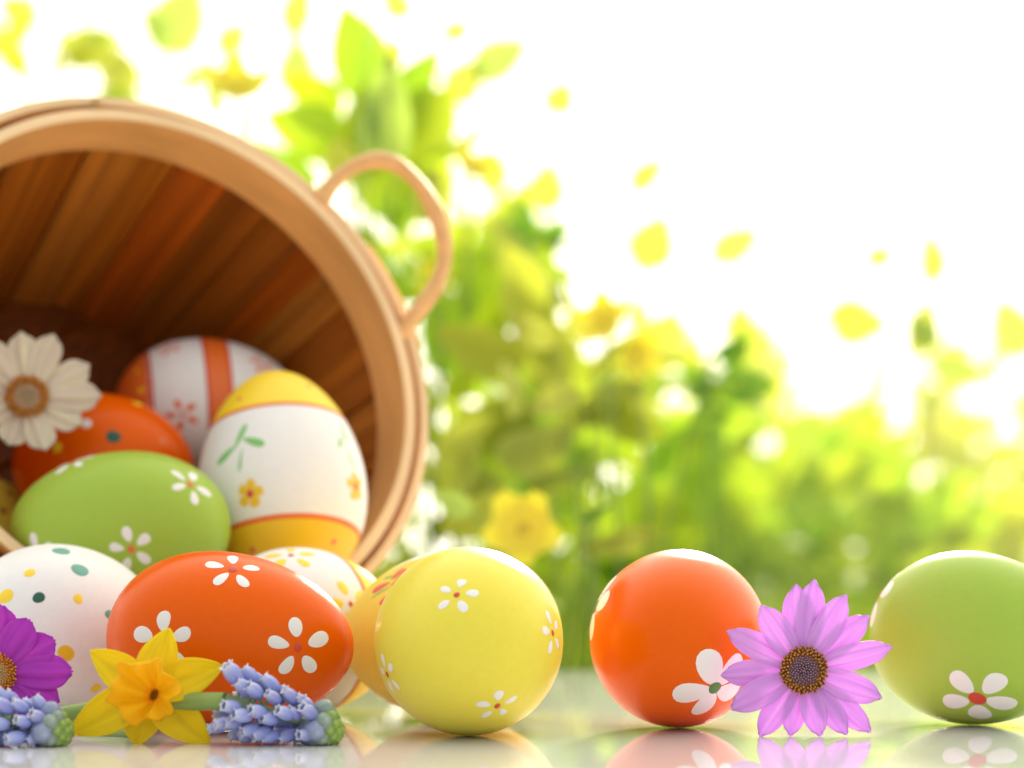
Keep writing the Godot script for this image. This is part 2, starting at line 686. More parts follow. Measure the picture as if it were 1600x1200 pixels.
func _ready() -> void:
	rng.seed = 20240331
	var cam := Camera3D.new()
	cam.name = "camera"
	var lens := CameraAttributesPhysical.new()
	lens.frustum_focal_length = 85.0
	lens.frustum_focus_distance = 0.595
	lens.exposure_aperture = 9.1
	cam.attributes = lens
	add_child(cam)
	cam.position = Vector3(0, 0.042, 0)
	cam.set_frustum(0.05 * 1200.0 / 3955.0, Vector2(0, 0.05 * 270.0 / 3955.0), 0.05, 400.0)
	cam.current = true

	var env := Environment.new()
	var sky := ProceduralSkyMaterial.new()
	sky.sky_top_color = Color(0.93, 0.96, 1.0)
	sky.sky_horizon_color = Color(1.0, 1.0, 0.99)
	sky.sky_curve = 0.2
	sky.sky_energy_multiplier = 0.64
	sky.ground_bottom_color = Color(0.5, 0.55, 0.4)
	sky.ground_horizon_color = Color(0.9, 0.92, 0.85)
	sky.sun_angle_max = 105.0
	sky.sun_curve = 1.0
	env.background_mode = Environment.BG_SKY
	env.sky = Sky.new()
	env.sky.sky_material = sky
	env.tonemap_mode = Environment.TONE_MAPPER_LINEAR
	env.tonemap_exposure = 2.65
	env.volumetric_fog_enabled = true
	env.volumetric_fog_density = 0.0
	env.sdfgi_enabled = true
	env.ssao_enabled = true
	env.ssil_enabled = true
	var we := WorldEnvironment.new()
	we.name = "world_environment"
	we.environment = env
	add_child(we)

	var sun := DirectionalLight3D.new()
	sun.name = "sun"
	sun.light_energy = 1.5
	sun.light_color = Color(1.0, 0.96, 0.88)
	sun.light_angular_distance = 6.0
	sun.shadow_enabled = true
	add_child(sun)
	sun.look_at_from_position(Vector3(0.13, 0.31, -1.0), Vector3.ZERO)

	materials()
	setting()
	basket()
	eggs()
	cut_flowers()
	garden()
	haze()


func setting() -> void:
	var g := Mb.new()
	var rings := [0.4, 1.2, 3.0, 8.0, 25.0, 90.0, 300.0]
	var ps := []
	for r in rings:
		var ring := []
		for j in 48:
			var a := TAU * j / 48
			ring.append(Vector3(cos(a) * r, -0.03, -sin(a) * r - 1.0))
		ps.append(ring)
	var cs := []
	for r in rings:
		cs.append(Color(0.13, 0.20, 0.03))
	ps.reverse()
	g.skin(ps, cs, true, false)
	var ci := g.p(Vector3(0, -0.03, -1.0), cs[0])
	for j in 48:
		g.tri(ci, 6 * 48 + j, 6 * 48 + (j + 1) % 48)
	var gm := tinted(0.9)
	gm.albedo_texture = noise_tex(0.03, 0.5, 1.0, 9)
	gm.uv1_triplanar = true
	gm.uv1_world_triplanar = true
	gm.uv1_scale = Vector3.ONE * 3.0
	var lawn := part("lawn", g.mesh(gm), self)
	lawn.set_meta("kind", "structure")

	# table top: a rounded slab lying low in the grass
	var t := Mb.new()
	var prof := []
	var x := 0.62
	var near := 0.14
	var far := -0.935
	for e in [[0.0, -0.0255], [0.0035, -0.0255], [0.0, -0.024], [0.0, -0.002], [0.0006, -0.0006], [0.002, 0.0], [0.01, 0.0]]:
		var q: float = e[0]
		var ring := []
		for cnr in [[-x + q, near - q], [x - q, near - q], [x - q, far + q], [-x + q, far + q]]:
			for s in 1:
				ring.append(Vector3(cnr[0], e[1], cnr[1]))
		prof.append(ring)
	t.skin(prof, [Color.WHITE, Color.WHITE, Color.WHITE, Color.WHITE, Color.WHITE, Color.WHITE, Color.WHITE])
	var tm := mat(Color(0.80, 0.80, 0.78), 0.03, 0.5)
	var tab := part("table_top", t.mesh(tm, true), self)
	tag(tab, "glossy white table top that mirrors the eggs and flowers standing on it", "table")

	# grass beyond the table
	var b := Mb.new()
	b.sheet(4, 1, func(u: float, v: float) -> Array:
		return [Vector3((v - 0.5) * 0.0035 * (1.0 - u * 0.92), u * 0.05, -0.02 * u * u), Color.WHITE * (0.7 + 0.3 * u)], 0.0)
	var xs := []
	var cs2 := []
	for i in 9000:
		var z := -0.945 - 2.6 * pow(rng.randf(), 1.6)
		var w := 0.30 * -z
		var p := Vector3(rng.randf_range(-w, w), -0.03, z)
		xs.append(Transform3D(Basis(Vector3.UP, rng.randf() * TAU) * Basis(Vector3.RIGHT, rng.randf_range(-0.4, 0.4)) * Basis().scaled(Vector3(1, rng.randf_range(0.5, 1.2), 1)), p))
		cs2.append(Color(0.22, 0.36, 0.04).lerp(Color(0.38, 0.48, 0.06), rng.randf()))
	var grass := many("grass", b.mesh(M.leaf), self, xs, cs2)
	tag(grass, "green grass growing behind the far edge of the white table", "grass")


func basket() -> void:
	var n := Vector3(0.49, 0.363, 0.792).normalized()
	var rim := Vector3(-0.0987, 0.0986, -0.72)
	var depth := 0.100
	var o := thing("bushel_basket", "brown wooden slat basket tipped on its side with its mouth towards the eggs", "basket", rim - n * depth)
	o.basis = along(n)
	var tilt := 0.0150 / depth
	var wood := [Color(0.74, 0.22, 0.018), Color(0.68, 0.20, 0.014), Color(0.76, 0.26, 0.028), Color(0.78, 0.17, 0.010), Color(0.60, 0.17, 0.012), Color(0.78, 0.27, 0.032)]
	# slats
	var count := 36
	var a0 := 0.0
	var spans := []
	var sum := 0.0
	for i in count:
		spans.append(rng.randf_range(0.72, 1.3))
		sum += spans[i]
	for i in count:
		var w: float = spans[i] / sum * TAU
		var col: Color = wood[rng.randi() % wood.size()] * rng.randf_range(0.68, 0.92)
		var s := Mb.new()
		var off := 0.0011 if i % 2 == 0 else 0.0
		var grow := w * 0.05
		var shift := rng.randf()
		var top := depth - rng.randf_range(0.006, 0.008)
		var mid := a0 + w / 2
		s.sheet(6, 4, func(u: float, v: float) -> Array:
			var y := lerpf(-0.001, top, u)
			var r := 0.0638 + tilt * y + off + 0.0009
			var a := mid + (v - 0.5) * (w + 2 * grow)
			return [Vector3(cos(a) * r, y, sin(a) * r), col], 0.0010)
		for k in s.u.size():
			s.u[k] = Vector2(s.u[k].x * 0.22 + shift, s.u[k].y * 0.05 + shift * 3.1)
		part("slat", s.mesh(M.wood), o)
		a0 += w
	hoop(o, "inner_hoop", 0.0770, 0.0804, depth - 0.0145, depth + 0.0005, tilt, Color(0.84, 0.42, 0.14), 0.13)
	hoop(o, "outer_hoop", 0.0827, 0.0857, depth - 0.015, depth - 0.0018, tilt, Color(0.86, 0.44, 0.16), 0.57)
	# the lapped end of the outer hoop
	var lap := Mb.new()
	var e0 := -1.105
	lap.sheet(6, 3, func(u: float, v: float) -> Array:
		var y := lerpf(depth - 0.0145, depth - 0.0022, v)
		var r := 0.0863 + tilt * (y - depth)
		var a := e0 + (u - 1.0) * 0.42
		return [Vector3(cos(a) * r, y, sin(a) * r), Color(0.82, 0.38, 0.11)], 0.0022)
	for k in lap.u.size():
		lap.u[k] = Vector2(lap.u[k].x * 0.1, lap.u[k].y * 0.3)
	part("hoop_end", lap.mesh(M.hoop), o)
	# a splint of wood caught between the two hoops
	var sp := Mb.new()
	var s0 := -2.686
	sp.sheet(2, 2, func(u: float, v: float) -> Array:
		var a := s0 + (v - 0.5) * 0.026
		var r := lerpf(0.0800, 0.0830, u)
		return [Vector3(cos(a) * r, depth - 0.0008, sin(a) * r), Color(0.84, 0.48, 0.20)], 0.004)
	part("splint", sp.mesh(M.wood), o)
	# bottom boards
	for i in 5:
		var bd := Mb.new()
		var col := Color(0.26, 0.06, 0.008) * (0.85 + 0.08 * i)  # boards coloured darker to stand in for shade deep in the basket
		var x0 := -0.0658 + 0.02632 * i + 0.0001
		var x1 := x0 + 0.0261
		bd.sheet(8, 14, func(u: float, v: float) -> Array:
			var x := lerpf(x0, x1, v)
			var z := sqrt(maxf(0.0, 0.0662 * 0.0662 - x * x))
			return [Vector3(x, 0.002, lerpf(z, -z, u)), col], 0.003)
		part("bottom_board", bd.mesh(M.wood), o)
	# handle: a bent rod between the hoops
	var h := Mb.new()
	var pts := [Vector3(-0.059, 0.1479, -0.7699), Vector3(-0.0574, 0.1514, -0.7699), Vector3(-0.0536, 0.1569, -0.7714), Vector3(-0.0477, 0.1614, -0.7727), Vector3(-0.0411, 0.1633, -0.7738), Vector3(-0.0345, 0.1615, -0.7746), Vector3(-0.0284, 0.1558, -0.7749), Vector3(-0.0239, 0.1488, -0.7747), Vector3(-0.0211, 0.1402, -0.774), Vector3(-0.0207, 0.1319, -0.7729), Vector3(-0.0232, 0.1245, -0.7714), Vector3(-0.0276, 0.1179, -0.7697), Vector3(-0.0326, 0.1113, -0.7678), Vector3(-0.0346, 0.1088, -0.7678)]
	var inv := o.transform.affine_inverse()
	var sm := []
	for i in pts.size() - 1:
		var p0: Vector3 = pts[maxi(i - 1, 0)]
		var p3: Vector3 = pts[mini(i + 2, pts.size() - 1)]
		for q in 4:
			sm.append(inv * (pts[i] as Vector3).cubic_interpolate(pts[i + 1], p0, p3, q / 4.0))
	sm.append(inv * (pts[-1] as Vector3))
	var radii := []
	for i in sm.size():
		radii.append(0.00245 + 0.0003 * sin(i * 0.47))
	h.tube(sm, radii, 14, Color(0.86, 0.48, 0.20))
	for k in h.u.size():
		h.u[k] = Vector2(h.u[k].x * 0.3, h.u[k].y)
	part("handle", h.mesh(M.hoop), o)


func hoop(o: Node3D, called: String, r0: float, r1: float, y0: float, y1: float, tilt: float, col: Color, shift: float) -> void:
	var m := Mb.new()
	var n := 120
	var rad := 0.0005
	var sec := []
	var edge := Color(0.95, 0.66, 0.36)  # the lit look of the top edge tinted in, over paler cut wood
	for cnr in [[r0 + rad, y0 + rad, PI], [r1 - rad, y0 + rad, -PI / 2], [r1 - rad, y1 - rad, 0.0], [r0 + rad, y1 - rad, PI / 2]]:
		for k in 4:
			var a: float = cnr[2] + PI / 2 * k / 3.0
			sec.append(Vector2(cnr[0] + cos(a) * rad, cnr[1] + sin(a) * rad))
	var rings := []
	var uvs := []
	var cols := []
	for i in n + 1:
		var a := TAU * i / n
		var ring := []
		var uv := []
		for k in sec.size():
			var s: Vector2 = sec[k]
			var r := s.x + tilt * (s.y - y1) + 0.0003 * sin(a * 3.0 + shift * 9.0)
			ring.append(Vector3(cos(a) * r, s.y, sin(a) * r))
			uv.append(Vector2(absf(k / 8.0 - 1.0) * 0.9 + shift, a * 0.16 + shift))
		rings.append(ring)
		uvs.append(uv)
		var cc := []
		for k in sec.size():
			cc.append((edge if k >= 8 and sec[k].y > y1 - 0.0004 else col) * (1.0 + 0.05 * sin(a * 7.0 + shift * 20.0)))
		cols.append(cc)
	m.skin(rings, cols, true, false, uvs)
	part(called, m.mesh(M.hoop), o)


func eggs() -> void:
	var e: Egg
	var on_table := "painted eggs on the white table"
	var inside := "painted eggs inside the basket"
	var yellow := shell(Color(0.82, 0.69, 0.075), 0.34)
	var orange := shell(Color(0.82, 0.115, 0.0), 0.27)
	var green := shell(Color(0.36, 0.51, 0.065), 0.32)
	var white := shell(Color(0.86, 0.83, 0.78), 0.42)
	var amber := shell(Color(0.88, 0.65, 0.09), 0.40)

	e = egg("painted_egg", "bright yellow egg with small white daisies, frontmost egg beside the orange one", on_table, 0.0275, 0.0220, 0.10, Vector3(0.119, -0.0496, 0.9917), Vector3(-0.00988, 0.02209, -0.592), yellow)
	bloom(e, Vector3(0.468, 0.838, 0.28), 2.49, 0.0036, 0.0016, 0.0010, 0.0008, M.paint_white, M.paint_red)
	bloom(e, Vector3(-0.539, 0.619, 0.572), -1.59, 0.0036, 0.0017, 0.0010, 0.0008, M.paint_white, M.paint_red)
	bloom(e, Vector3(0.536, 0.295, -0.791), 1.67, 0.0036, 0.0016, 0.0010, 0.0008, M.paint_white, M.paint_red)
	bloom(e, Vector3(-0.449, 0.835, -0.318), -0.32, 0.0036, 0.0016, 0.0010, 0.0009, M.paint_white, M.paint_red)
	e = egg("painted_egg", "round orange egg with big white petals, touching the lilac daisy", on_table, 0.0285, 0.0217, 0.10, Vector3(-0.1482, -0.0494, 0.9877), Vector3(0.0406, 0.02178, -0.62), orange)
	bloom(e, Vector3(-0.561, 0.812, 0.161), -0.52, 0.0060, 0.0048, 0.0031, 0.0019, M.paint_white, M.paint_green)
	bloom(e, Vector3(0.789, 0.142, -0.597), 1.65, 0.0056, 0.0042, 0.0026, 0.0019, M.paint_white, M.paint_green)
	e = egg("painted_egg", "green egg with a white five-petalled flower, cut by the right picture edge", on_table, 0.0285, 0.0215, 0.10, Vector3(0.7494, -0.0599, 0.6594), Vector3(0.11642, 0.02156, -0.6316), green)
	bloom(e, Vector3(0.866, 0.417, 0.277), 1.92, 0.0062, 0.0040, 0.0027, 0.0023, M.paint_white, M.paint_red)
	bloom(e, Vector3(-0.147, -0.893, 0.425), -2.71, 0.0062, 0.0042, 0.0028, 0.0020, M.paint_white, M.paint_red)
	e = egg("painted_egg", "long orange egg lying sideways with three white painted flowers", on_table, 0.0300, 0.0215, 0.12, Vector3(0.9933, -0.0596, 0.0993), Vector3(-0.06786, 0.02158, -0.61), orange)
	bloom(e, Vector3(-0.652, 0.098, 0.752), 1.72, 0.0047, 0.0024, 0.0014, 0.0013, M.paint_white, M.paint_red)
	bloom(e, Vector3(0.147, 0.786, 0.6), 1.71, 0.0051, 0.0026, 0.0017, 0.0011, M.paint_white, M.paint_red)
	bloom(e, Vector3(0.229, -0.489, 0.842), 1.62, 0.0051, 0.0025, 0.0018, 0.0010, M.paint_white, M.paint_red)
	e = egg("painted_egg", "white egg with green and yellow dots behind the purple flower", on_table, 0.0290, 0.0225, 0.10, Vector3(0.5995, -0.04, -0.7994), Vector3(-0.11487, 0.0226, -0.649), white)
	dot(e, Vector3(-0.488, -0.397, 0.777), 1.23, 0.0022, M.paint_teal)
	dot(e, Vector3(-0.601, 0.597, 0.531), 2.45, 0.0015, M.paint_teal)
	dot(e, Vector3(-0.453, -0.766, 0.456), 0.69, 0.0014, M.paint_yellow)
	dot(e, Vector3(-0.185, -0.8, 0.57), 1.13, 0.0015, M.paint_forest)
	dot(e, Vector3(-0.147, -0.542, 0.827), 1.37, 0.0013, M.paint_yellow)
	dot(e, Vector3(-0.243, -0.922, 0.303), 2.91, 0.0020, M.paint_yellow)
	dot(e, Vector3(-0.757, -0.383, 0.53), 0.84, 0.0022, M.paint_teal)
	dot(e, Vector3(0.37, -0.652, 0.662), 1.78, 0.0021, M.paint_gold)
	dot(e, Vector3(0.024, -0.241, 0.97), 1.56, 0.0012, M.paint_teal)
	dot(e, Vector3(0.759, -0.231, 0.608), 1.79, 0.0015, M.paint_yellow)
	e = egg("painted_egg", "white egg with yellow blossoms and yellow end, behind the long orange egg", on_table, 0.0275, 0.0221, 0.10, Vector3(0.7211, -0.0501, -0.691), Vector3(-0.05487, 0.02219, -0.674), white)
	band(e, 0.00441, 0.02750, M.paint_yellow, 0.00006)
	band(e, 0.00341, 0.00441, M.paint_orange, 0.00011)
	bloom(e, Vector3(-0.119, -0.106, 0.987), 1.88, 0.0046, 0.0024, 0.0014, 0.0009, M.paint_yellow, M.paint_red)
	bloom(e, Vector3(-0.738, -0.488, 0.467), -0.25, 0.0046, 0.0024, 0.0014, 0.0009, M.paint_yellow, M.paint_red)
	e = egg("painted_egg", "amber yellow egg with red tulip petals, half hidden behind the yellow egg", on_table, 0.0290, 0.0218, 0.10, Vector3(-0.921, -0.0461, 0.3868), Vector3(-0.01552, 0.02189, -0.653), amber)
	stroke(e, Vector3(0.483, 0.819, 0.31), -0.34, 0.0027, 0.0011, M.paint_coral)
	stroke(e, Vector3(0.641, 0.674, 0.368), -2.84, 0.0026, 0.0013, M.paint_coral)
	stroke(e, Vector3(0.34, 0.819, 0.463), 0.37, 0.0027, 0.0009, M.paint_coral)
	stroke(e, Vector3(0.518, 0.719, 0.463), 2.98, 0.0017, 0.0016, M.paint_coral)
	stroke(e, Vector3(0.424, 0.83, 0.363), -0.13, 0.0032, 0.0003, M.paint_leaf)
	stroke(e, Vector3(0.646, 0.598, 0.475), 3.10, 0.0042, 0.0003, M.paint_leaf)
	stroke(e, Vector3(0.61, 0.74, 0.283), -0.76, 0.0014, 0.0005, M.paint_leaf)
	stroke(e, Vector3(-0.656, 0.717, -0.235), -2.59, 0.0011, 0.0010, M.paint_coral)
	stroke(e, Vector3(0.963, 0.24, 0.123), 2.73, 0.0150, 0.0060, M.paint_cream)
	e = egg("painted_egg", "tall white egg with yellow ends standing upright at the basket mouth", inside, 0.0325, 0.0238, 0.14, Vector3(-0.1005, 0.9344, -0.3416), Vector3(-0.06572, 0.06427, -0.722), white)
	band(e, 0.01431, 0.03250, M.paint_yellow, 0.00006)
	band(e, -0.03250, -0.01963, M.paint_gold, 0.00006)
	band(e, 0.01403, 0.01513, M.paint_orange, 0.00011)
	band(e, -0.02021, -0.01891, M.paint_orange, 0.00011)
	bloom(e, Vector3(-0.53, -0.473, 0.704), -0.31, 0.0024, 0.0017, 0.0015, 0.0012, M.paint_gold, M.paint_red)
	bloom(e, Vector3(0.667, -0.349, 0.659), 0.27, 0.0024, 0.0017, 0.0015, 0.0012, M.paint_gold, M.paint_red)
	stroke(e, Vector3(-0.646, 0.227, 0.729), -0.45, 0.0040, 0.0009, M.paint_leaf)
	stroke(e, Vector3(-0.793, 0.037, 0.608), 2.05, 0.0038, 0.0011, M.paint_leaf)
	stroke(e, Vector3(-0.523, 0.114, 0.845), -2.03, 0.0036, 0.0012, M.paint_leaf)
	stroke(e, Vector3(-0.656, -0.087, 0.749), 2.97, 0.0034, 0.0004, M.paint_leaf)
	stroke(e, Vector3(0.624, 0.276, 0.731), 0.21, 0.0030, 0.0006, M.paint_leaf)
	stroke(e, Vector3(0.543, 0.149, 0.826), 2.76, 0.0022, 0.0006, M.paint_leaf)
	stroke(e, Vector3(0.663, -0.049, 0.747), -2.79, 0.0034, 0.0004, M.paint_leaf)
	dot(e, Vector3(-0.513, 0.741, 0.433), -0.53, 0.0009, M.paint_coral)
	dot(e, Vector3(0.232, 0.833, 0.503), 0.57, 0.0009, M.paint_coral)
	dot(e, Vector3(-0.406, -0.849, 0.337), -0.36, 0.0011, M.paint_coral)
	dot(e, Vector3(0.332, -0.819, 0.468), 0.27, 0.0011, M.paint_coral)
	e = egg("painted_egg", "green egg with small white daisies lying at the basket mouth", inside, 0.0298, 0.0207, 0.08, Vector3(-0.9948, -0.0199, 0.0995), Vector3(-0.1066, 0.05003, -0.69), green)
	bloom(e, Vector3(0.753, 0.552, 0.357), -3.08, 0.0040, 0.0022, 0.0012, 0.0010, M.paint_white, M.paint_coral)
	bloom(e, Vector3(0.315, -0.758, 0.57), -0.62, 0.0040, 0.0022, 0.0012, 0.0010, M.paint_white, M.paint_coral)
	bloom(e, Vector3(-0.491, -0.173, 0.854), -1.31, 0.0042, 0.0022, 0.0013, 0.0011, M.paint_white, M.paint_coral)
	bloom(e, Vector3(-0.385, 0.838, 0.386), -1.01, 0.0042, 0.0022, 0.0012, 0.0010, M.paint_white, M.paint_coral)
	e = egg("painted_egg", "orange egg with a green dot under the white daisy", inside, 0.0270, 0.0215, 0.08, Vector3(0.9776, -0.0782, 0.1955), Vector3(-0.12018, 0.06856, -0.745), orange)
	dot(e, Vector3(-0.142, 0.412, 0.9), 1.84, 0.0021, M.paint_forest)
	dot(e, Vector3(-0.792, 0.467, 0.393), 2.84, 0.0016, M.paint_yellow)
	dot(e, Vector3(-0.283, 0.024, 0.959), 1.68, 0.0016, M.paint_white)
	dot(e, Vector3(0.092, -0.298, 0.95), 1.59, 0.0016, M.paint_yellow)
	dot(e, Vector3(-0.217, 0.858, 0.465), 2.26, 0.0015, M.paint_orange)
	e = egg("painted_egg", "orange and white banded egg deepest inside the basket", inside, 0.0292, 0.0222, 0.10, Vector3(0.9782, 0.0504, -0.2017), Vector3(-0.09488, 0.08794, -0.79), white)
	band(e, -0.02920, -0.01903, M.paint_orange, 0.00006)
	band(e, -0.01885, -0.01775, M.paint_red, 0.00011)
	band(e, -0.00156, 0.00564, M.paint_orange, 0.00008)
	band(e, -0.00196, -0.00096, M.paint_red, 0.00012)
	band(e, 0.00532, 0.00632, M.paint_red, 0.00012)
	bloom(e, Vector3(-0.661, -0.484, 0.573), 0.45, 0.0026, 0.0014, 0.0007, 0.0007, M.paint_orange, M.paint_red)
	bloom(e, Vector3(0.296, -0.403, 0.866), 1.93, 0.0034, 0.0018, 0.0009, 0.0008, M.paint_orange, M.paint_red)
	bloom(e, Vector3(-0.407, 0.675, 0.616), 1.77, 0.0028, 0.0015, 0.0008, 0.0007, M.paint_orange, M.paint_red)
	dot(e, Vector3(-0.09, -0.794, 0.602), 1.25, 0.0012, M.paint_yellow)
	dot(e, Vector3(-0.356, -0.813, 0.46), 0.78, 0.0010, M.paint_yellow)
	e = egg("painted_egg", "yellow egg showing only its end at the left edge of the basket", inside, 0.0225, 0.0180, 0.08, Vector3(-0.9806, 0, 0.1961), Vector3(-0.16376, 0.04886, -0.754), yellow)
	dot(e, Vector3(0.17, -0.601, 0.781), -1.30, 0.0012, M.paint_brown)
	dot(e, Vector3(0.484, -0.674, 0.558), -0.83, 0.0010, M.paint_brown)


func cut_flowers() -> void:
	var bells := []
	for k in 3:
		bells.append(bell_mesh(Color(0.20, 0.22, 0.52) * (0.9 + 0.12 * k), [Color(0.27, 0.31, 0.72), Color(0.33, 0.38, 0.78), Color(0.25, 0.27, 0.66)][k]))
	var buds := [bud_mesh(Color(0.20, 0.24, 0.45), Color(0.34, 0.38, 0.50)), bud_mesh(Color(0.20, 0.26, 0.30), Color(0.30, 0.38, 0.28)), bud_mesh(Color(0.16, 0.26, 0.06), Color(0.28, 0.40, 0.10)), bud_mesh(Color(0.16, 0.28, 0.04), Color(0.30, 0.44, 0.08))]

	var o := thing("grape_hyacinth", "blue grape hyacinth lying in front of the long orange egg, stem under the daffodil", "flower", Vector3(-0.053, 0.0019, -0.567), "grape hyacinths on the table")
	var at := o.position
	muscari(o, Vector3(-0.06411, 0.00966, -0.566) - at, Vector3(-0.03878, 0.00236, -0.566) - at, 0.0100, bells, buds)
	var st := Mb.new()
	var sp := curve(Vector3(-0.10471, 0.00534, -0.58) - at, Vector3(-0.06411, 0.00966, -0.566) - at, Vector3(0, 0.0012, 0.0), 10)
	var sr := []
	for i in sp.size():
		sr.append(0.0021)
	st.tube(sp, sr, 12, Color(0.26, 0.38, 0.09))
	st.tube([sp[-1], Vector3(-0.04293, 0.00422, -0.566) - at], [0.0019, 0.0008], 10, Color(0.25, 0.33, 0.14))
	part("stem", st.mesh(M.stem), o)

	o = thing("grape_hyacinth", "blue grape hyacinth lying at the left picture edge below the purple flower", "flower", Vector3(-0.1094, 0.0008, -0.562), "grape hyacinths on the table")
	at = o.position
	muscari(o, Vector3(-0.12434, 0.00676, -0.562) - at, Vector3(-0.09847, 0.00278, -0.562) - at, 0.0098, bells, buds)
	st = Mb.new()
	st.tube([Vector3(-0.14068, 0.00648, -0.562) - at, Vector3(-0.12434, 0.00676, -0.562) - at, Vector3(-0.10089, 0.00449, -0.562) - at], [0.0019, 0.0019, 0.0008], 10, Color(0.25, 0.35, 0.12))
	part("stem", st.mesh(M.stem), o)

	# daffodil
	o = thing("daffodil", "yellow daffodil with an orange trumpet lying before the orange egg", "flower", Vector3(-0.08165, 0.0121, -0.5685))
	at = o.position
	for q in [[31, 97, 0.0088, 0.0], [115, 37, 0.0090, 0.4], [95, -85, 0.0094, 0.9], [-20, -87, 0.0090, 1.2], [-122, -69, 0.0094, 0.9], [-94, 60, 0.0082, 0.3]]:
		var l := Vector2(q[0], q[1]).length() / 6960.0
		var m := tepal(l, q[2])
		var lean: float = 0.10 if q[3] < 0.5 else 0.02
		part("petal", m.mesh(M.petal), o, Transform3D(Basis(Vector3(0, 0, 1), atan2(-q[0], q[1])) * Basis(Vector3.RIGHT, -lean), Vector3(0, 0, 0.0004 * fmod(q[3] * 10.0, 3.0))))
	part("trumpet", trumpet().mesh(M.petal), o)
	var ds := Mb.new()
	var low := Vector3(0, 0.0024, 0)
	ds.tube([Vector3(0, 0, -0.0005), Vector3(-0.002, -0.002, -0.006), Vector3(-0.08876, 0.00083, -0.59) - at, Vector3(-0.10097, -0.00019, -0.596) - at], [0.002, 0.0022, 0.0019, 0.0016], 12, Color(0.26, 0.38, 0.08))
	part("stem", ds.mesh(M.stem), o)

	# lilac daisy
	o = thing("daisy", "lilac daisy standing between the round orange egg and the green egg", "flower", Vector3(0.06805, 0.01553, -0.5915), "")
	var tips := [[-10, 135, 58], [18, 143, 50], [68, 119, 50], [105, 86, 48], [141, 36, 46], [124, -44, 50], [106, -98, 44], [68, -102, 42], [26, -104, 44], [-21, -104, 42], [-70, -104, 46], [-115, -61, 50], [-129, -9, 48], [-120, 62, 46], [-67, 102, 50]]
	for i in tips.size():
		var q: Array = tips[i]
		var l := Vector2(q[0], q[1]).length() / 6687.0
		var m := ray_petal(l, q[2] * 0.92 / 6687.0, Color(0.82, 0.43, 0.88), {"blunt": 0.2, "notch": 0.015, "bend": 0.05 if q[1] < -50 else -0.02, "tip": 2.4, "peak": 0.55, "base": 0.36})
		part("petal", m.mesh(M.petal), o, Transform3D(Basis(Vector3(0, 0, 1), atan2(-q[0], q[1])) * Basis(Vector3.UP, rng.randf_range(-0.16, 0.16)), Vector3(0, 0, 0.0005 * (i % 3) - 0.0007)))
	disc(o, 0.0053, Color(0.36, 0.13, 0.03), Color(0.66, 0.30, 0.05), Color(0.20, 0.10, 0.13), Color(0.42, 0.26, 0.32))

	# purple daisy at the left edge
	o = thing("daisy", "deep purple daisy cut by the left edge behind the blue flower", "flower", Vector3(-0.1182, 0.01531, -0.58), "")
	for i in 13:
		var ang := -TAU * (i + 0.15) / 13.0 - 0.02
		var l: float = [0.0160, 0.0150, 0.0160, 0.0182, 0.0165, 0.0158][i % 6]
		if absf(sin(ang)) < 2 and cos(ang) < -0.6:
			l = 0.0148
		var m := ray_petal(l, 0.0080, Color(0.64, 0.075, 0.64), {"blunt": 0.3, "notch": 0.025, "bend": 0.10, "tip": 3.0, "peak": 0.62, "base": 0.4})
		part("petal", m.mesh(M.petal), o, Transform3D(Basis(Vector3(0, 0, 1), ang), Vector3(0, 0, 0.0007 * (i % 2))))
	disc(o, 0.0046, Color(0.75, 0.22, 0.01), Color(0.90, 0.45, 0.04), Color(0.62, 0.36, 0.10), Color(0.80, 0.60, 0.30))

	# white daisy lying on the eggs in the basket
	o = thing("daisy", "white daisy with a brown middle resting on the eggs inside the basket", "flower", Vector3(-0.13646, 0.08665, -0.712), "")
	o.basis = Basis(Vector3.RIGHT, -0.25) * Basis(Vector3.UP, 0.2)
	var wt := [[-14, 104], [36, 102], [92, 58], [112, 8], [84, -38], [32, -84], [-24, -78], [-84, -42], [-110, 22], [-70, 84]]
	for i in wt.size():
		var q: Array = wt[i]
		var l := Vector2(q[0], q[1]).length() / 5555.0 * 1.03
		var m := ray_petal(l, 0.0086, Color(0.84, 0.73, 0.56), {"blunt": 0.22, "notch": 0.01, "bend": 0.06, "tip": 3.2, "peak": 0.66, "base": 0.34})
		part("petal", m.mesh(M.petal), o, Transform3D(Basis(Vector3(0, 0, 1), atan2(-q[0], q[1])), Vector3(0, 0, 0.0007 * (i % 2))))
	disc(o, 0.0058, Color(0.55, 0.20, 0.03), Color(0.78, 0.36, 0.06), Color(0.50, 0.33, 0.18), Color(0.62, 0.48, 0.32))


func tepal(l: float, w: float) -> Mb:
	var m := Mb.new()
	var n := FastNoiseLite.new()
	n.seed = rng.randi() % 999
	n.frequency = 1.0
	var wob := rng.randf_range(0, TAU)
	m.sheet(20, 12, func(u: float, vv: float) -> Array:
		var v := vv * 2 - 1
		var half := w * 0.5 * (pow(sin(PI * pow(lerpf(0.10, 1.0, u), 0.95)), 0.75) + 0.02)
		var z := half * (0.30 * v * v - 0.16 * exp(-pow(v / 0.16, 2.0))) + 0.0007 * sin(u * 5.0 + wob + v * 1.5) * absf(v) - 0.04 * l * u * u
		var s := n.get_noise_2d(v * 6.0, u * 0.8)
		var k := 1.0 + s * 0.14
		return [Vector3(half * v, l * u, z), Color(0.95 * k, (0.73 + 0.05 * u) * k, 0.02)], 0.0003)
	return m


